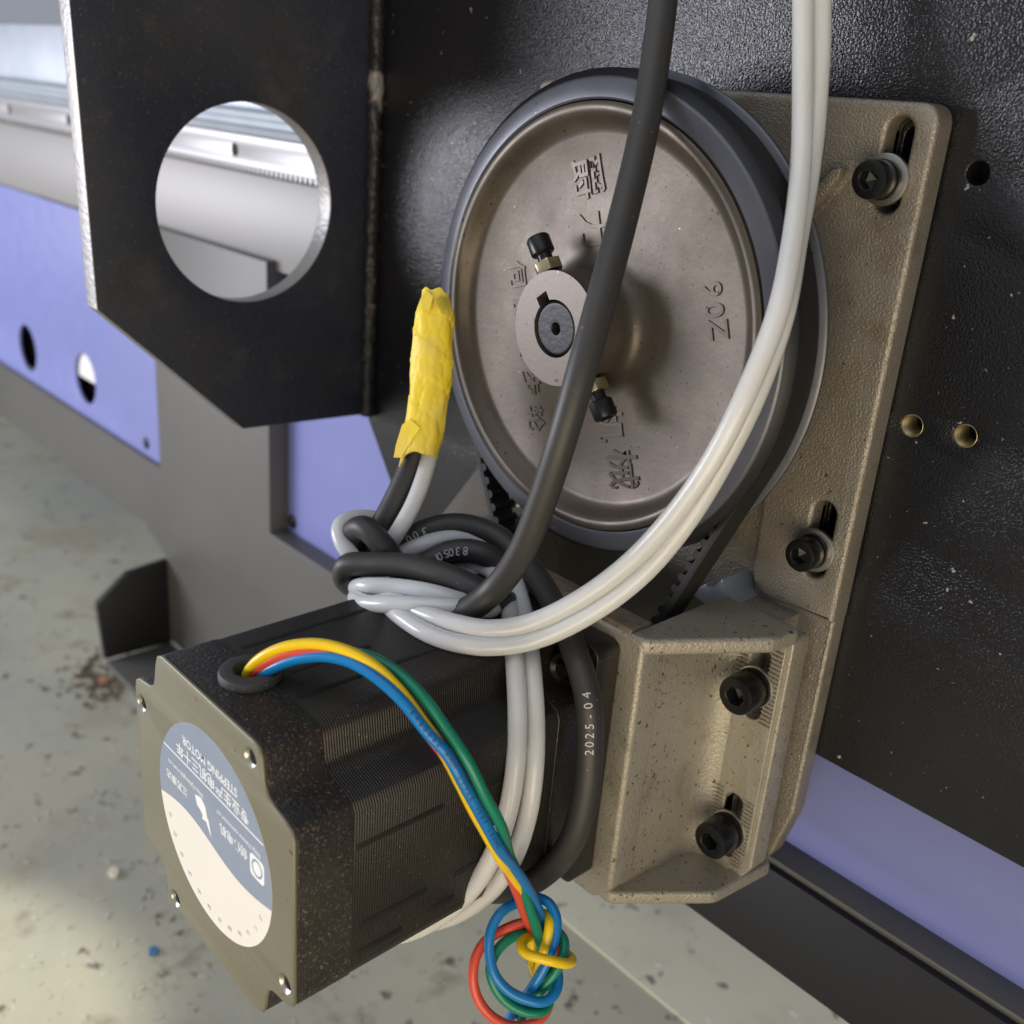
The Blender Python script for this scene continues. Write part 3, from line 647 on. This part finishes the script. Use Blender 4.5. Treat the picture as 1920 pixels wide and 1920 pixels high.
e2 = [(760, 985, 366), (715, 975, 360), (668, 971, 353), (637, 985, 348), (640, 1015, 345), (668, 1052, 343), (700, 1085, 345), (725, 1100, 350)]
tube('white_tube', [t1, e1], 2.8, M['tube'], 'inner milky white air tube, nearer the black cable in the hanging pair', 'tube', 'milky white air tubes')
tube('white_tube', [t2, e2], 2.8, M['tube'], 'outer milky white air tube, on the right side of the hanging pair', 'tube', 'milky white air tubes')
# yellow tape
bm = NB()
tpath = spline(P([(817, 552, 344), (815, 600, 344), (811, 660, 344), (806, 730, 345), (796, 800, 345), (786, 848, 346)]), .6)
rng = random.Random(3); seg = 72; npth = len(tpath)
T = [(tpath[min(i+1, npth-1)]-tpath[max(i-1, 0)]).normalized() for i in range(npth)]
sd = Vector(R3[0]); rings = []
for i, p in enumerate(tpath):
    X = (sd-T[i]*sd.dot(T[i])).normalized(); Y = T[i].cross(X); s = i/(npth-1); ring = []
    for k in range(seg):
        a = 2*math.pi*k/seg
        w = 5.9+.8*math.sin(s*math.pi); h = 4.9-.6*(1-s)
        if s < .12: w *= .72+.28*s/.12; h *= .45+.55*s/.12
        f = 1+.10*noise.noise((math.cos(a)*1.6, math.sin(a)*1.6, s*5))+.03*noise.noise((math.cos(a)*4, math.sin(a)*4, s*10))
        cr = abs(noise.noise((math.cos(a)*2.2+7, math.sin(a)*2.2, s*7)));  f -= .07*max(0, .10-cr)/.10
        hx = (s*2.3+a/(2*math.pi)+.05*noise.noise((a*3, s*9, 4))) % 1
        f += .055*min(1, max(0, (.5-hx)*30)) if hx < .5 else 0
        v = p+X*math.cos(a)*w*f+Y*math.sin(a)*h*f
        if i == 0: v += -T[0]*(2.2*noise.noise((a*1.3, 2, 0))+2.0*max(0, math.cos(a-2.2)))
        if i == npth-1: v += T[-1]*(1.2*noise.noise((a*1.5, 5, 0))+5.5*max(0, math.cos(a-math.pi))**3)
        ring.append(bm.verts.new(v))
    rings.append(ring)
for a, b in zip(rings, rings[1:]):
    for k in range(seg): bm.faces.new((a[k], a[(k+1) % seg], b[(k+1) % seg], b[k]))
tcap = bm.verts.new(sum((v.co for v in rings[0]), Vector())/seg+T[0]*3.0)
for k in range(seg): bm.faces.new((rings[0][k], rings[0][(k+1) % seg], tcap))
# loose folded flaps
def flap(pts, off):
    vv = [bm.verts.new(Vector(atz(x, y, z-off))) for x, y, z in pts]; bm.faces.new(vv)
tape = mesh_obj('yellow_tape_wrap', bm, M['tape'], angle=60)
tape.data.materials[0] = M['tape']
md = tape.modifiers.new('thick', 'SOLIDIFY'); md.thickness = .0004
setp(tape, 'crumpled yellow paper tape wrapped round the cable and tube ends', 'tape')
for pts in ([(788, 560, 341), (800, 543, 342), (812, 556, 339), (806, 585, 338), (793, 582, 338)], [(816, 562, 340), (828, 556, 341), (840, 562, 341), (842, 592, 339), (828, 588, 337)],
            [(754, 796, 341.5), (770, 786, 340), (788, 802, 339.5), (772, 826, 340.5), (752, 858, 343), (738, 858, 344), (742, 835, 343)]):
    bm = NB(); n = len(pts)
    front = [bm.verts.new(Vector(atz(*p))) for p in pts]; back = [bm.verts.new(Vector(atz(p[0], p[1], p[2]+.5))) for p in pts]
    bm.faces.new(front); bm.faces.new(back)
    for i in range(n): bm.faces.new((front[i], front[(i+1) % n], back[(i+1) % n], back[i]))
    bmesh.ops.bevel(bm, geom=list(bm.edges), offset=.12, segments=2, affect='EDGES')
    mesh_obj('loose_fold', bm, M['tape'], tape, angle=50)

# motor lead wires
def K(l, z=305): return [(860+x/6, 1600+y/6, z+dz) for x, y, dz in l]
wr = 1.5
yel = [(463, 1274, 281), (464, 1262, 277.5), (484, 1238, 274), (530, 1214, 270), (590, 1207, 266), (648, 1219, 262), (700, 1247, 259), (748, 1293, 257), (790, 1350, 256), (826, 1400, 257), (859, 1462, 259), (885, 1515, 263), (910, 1560, 268), (938, 1610, 275)]
yel += K([(600, 240, -20), (720, 460, -10), (860, 640, 1), (960, 690, 3), (1012, 690, 1), (1022, 800, -2.5), (990, 980, -3), (960, 1110, -3), (915, 1250, -1), (880, 1380, 2), (840, 1300, 4), (830, 1080, 4), (835, 940, 3), (760, 955, 0), (698, 1030, -4), (750, 1125, -7), (880, 1170, -8.5), (1050, 1212, -8.5), (1190, 1240, -6), (1275, 1215, -1), (1240, 1150, 3), (1180, 1130, 4)])
tube('lead_wire', [yel], wr, M['yellow'], 'yellow motor lead wire, uppermost at the grommet', 'wire', 'motor lead wires', 12, .8)
blu = [(482, 1279, 281), (484, 1268, 277.5), (508, 1254, 273.5), (555, 1236, 269), (610, 1231, 264.5), (660, 1243, 260.5), (708, 1272, 257), (755, 1315, 255), (800, 1372, 254.5), (838, 1415, 255.5), (870, 1472, 257.5), (905, 1535, 262), (936, 1590, 269)]
blu += K([(590, 120, -26), (720, 300, -17), (845, 520, -7), (940, 740, 1), (985, 900, 2), (1040, 1130, 3), (1110, 1320, 2), (1122, 1450, 0), (1075, 1590, -3), (950, 1672, -5), (780, 1650, -6), (560, 1545, -6), (410, 1370, -6), (345, 1110, -5), (362, 870, -4), (480, 660, -2), (680, 550, 2), (870, 502, 3), (1010, 555, 1), (1092, 700, -1), (1100, 850, -2), (1055, 1060, -3), (975, 1260, -3), (860, 1460, -2.5), (760, 1600, 0), (670, 1710, 2), (570, 1870, 4), (500, 1990, 5)])
bo_, bl = tube('lead_wire', [blu], wr, M['blue'], 'blue motor lead wire, lowest at the grommet', 'wire', 'motor lead wires', 12, .4)
print_on(bo_, bl[0], (775, 1335), 'E485062 AWM STYLE 1007 18AWG', 1.7, wr, M['darkink'], 1, .95)
red = [(473, 1277, 281), (474, 1265, 277.5), (496, 1246, 274), (542, 1226, 270), (600, 1221, 266), (655, 1235, 262.5), (705, 1266, 260), (752, 1310, 259), (797, 1368, 259), (836, 1420, 260.5), (868, 1480, 263), (900, 1530, 267), (925, 1570, 272)]
red += K([(465, 10, -28), (560, 210, -20), (665, 450, -12), (750, 690, -3), (800, 800, 0), (880, 960, 4), (980, 1280, 5), (1030, 1600, 5), (975, 1800, 2), (860, 1905, 0), (650, 1950, -1), (470, 1900, -2), (310, 1780, -3), (200, 1600, -3), (160, 1380, -3), (195, 1160, -2), (300, 985, 0), (470, 880, 2), (650, 800, 3), (810, 772, 3), (990, 800, 5), (1115, 900, 4), (1118, 1050, 2), (1060, 1220, 2), (920, 1440, 5)])
tube('lead_wire', [red], wr, M['red'], 'red motor lead wire with the widest, lowest loop', 'wire', 'motor lead wires', 12, .8)
grn = [(478, 1278, 283), (482, 1266, 280), (520, 1243, 277), (580, 1226, 274), (640, 1222, 270), (700, 1234, 265), (748, 1262, 261), (795, 1308, 258.5), (838, 1368, 258), (876, 1425, 257.5), (908, 1490, 260), (938, 1545, 265)]
grn += K([(560, 0, -27), (640, 180, -20), (720, 390, -13), (800, 620, -8), (870, 830, -4), (930, 1060, -1), (990, 1260, 2), (1040, 1500, 3), (1000, 1730, 0), (930, 1788, -2), (800, 1795, -3), (650, 1745, -3.5), (490, 1625, -3.5), (385, 1450, -3.5), (352, 1290, -3), (400, 1140, -1.5), (500, 1015, 0), (650, 920, 2.5), (810, 882, 4), (980, 850, 4), (1120, 885, 2), (1190, 990, 0), (1180, 1150, -2), (1100, 1320, -1), (980, 1470, -.5), (880, 1600, 0), (780, 1750, 1.5), (690, 1860, 3)])
tube('lead_wire', [grn], wr, M['green'], 'green motor lead wire, rightmost along the bundle', 'wire', 'motor lead wires', 12, .8)

# ================================================================== LITTER ON THE FLOOR
def scrap(name, px, py, s, ma, label, cat, group=None, seed=0):
    d = rayd(px, py); t = -480/d[1]; c = Vector((d[0]*t, -480, d[2]*t)); rg = random.Random(seed); bm = NB()
    k = 7; poly = [(s*(.6+.6*rg.random())*math.cos(6.283*i/k), s*(.4+.5*rg.random())*math.sin(6.283*i/k)) for i in range(k)]
    prism(bm, frame((c.x, c.y, c.z), (1, 0, .3), (-.3, 0, 1), (0, 1, 0)), poly, .2, s*.35, s*.08)
    setp(mesh_obj(name, bm, ma, smooth=False), label, cat, group)
scrap('rust_chip', 195, 1278, 7, M['chip'], 'orange rust flake on the floor below the frame foot', 'chip', seed=1)
scrap('paper_chip', 150, 1262, 4, M['floorband'], 'small pale chip on the floor left of the rust flake', 'chip', seed=2)
scrap('blue_chip', 287, 1785, 5, M['bluechip'], 'small blue plastic chip on the floor left of the motor', 'chip', seed=3)
scrap('paper_chip', 215, 1640, 6, M['floorband'], 'pale sliver on the floor left of the motor face', 'chip', seed=4)

def scatter(name, ma, n, pxbox, smin, smax, seed, flat=.3, lng=1.0):
    rg = random.Random(seed); bm = NB()
    for _ in range(n):
        x = rg.gauss((pxbox[0]+pxbox[2])/2, (pxbox[2]-pxbox[0])/4) if lng < 1.5 else rg.uniform(pxbox[0], pxbox[2])
        y = rg.gauss((pxbox[1]+pxbox[3])/2, (pxbox[3]-pxbox[1])/4) if lng < 1.5 else rg.uniform(pxbox[1], pxbox[3])
        d = rayd(x, y); t = -480/d[1]; s_ = rg.uniform(smin, smax); a = rg.uniform(0, 6.28)
        k = 5; poly = [(s_*lng*(.6+.6*rg.random())*math.cos(6.283*i/k), s_*(.5+.5*rg.random())*math.sin(6.283*i/k)) for i in range(k)]
        prism(bm, frame((d[0]*t, -480, d[2]*t), (math.cos(a), 0, math.sin(a)), (-math.sin(a), 0, math.cos(a)), (0, 1, 0)), poly, .1, s_*flat)
    return mesh_obj(name, bm, ma, smooth=False)
M['swarf'] = mat('pale_swarf', (.55, .53, .48), .2, .45)
M['dirt'] = mat('brown_dirt', (.13, .095, .06), 0, .9)
setp(scatter('dirt_crumbs', M['dirt'], 150, (120, 1225, 250, 1330), .8, 3.2, 11, .6), 'brown dirt crumbs heaped on the floor below the frame foot', 'dirt', kind='stuff')
setp(scatter('metal_swarf', M['swarf'], 130, (0, 1300, 560, 1915), .5, 1.6, 12, .35, 2.2), 'bright metal swarf scattered over the floor by the motor', 'swarf', kind='stuff')
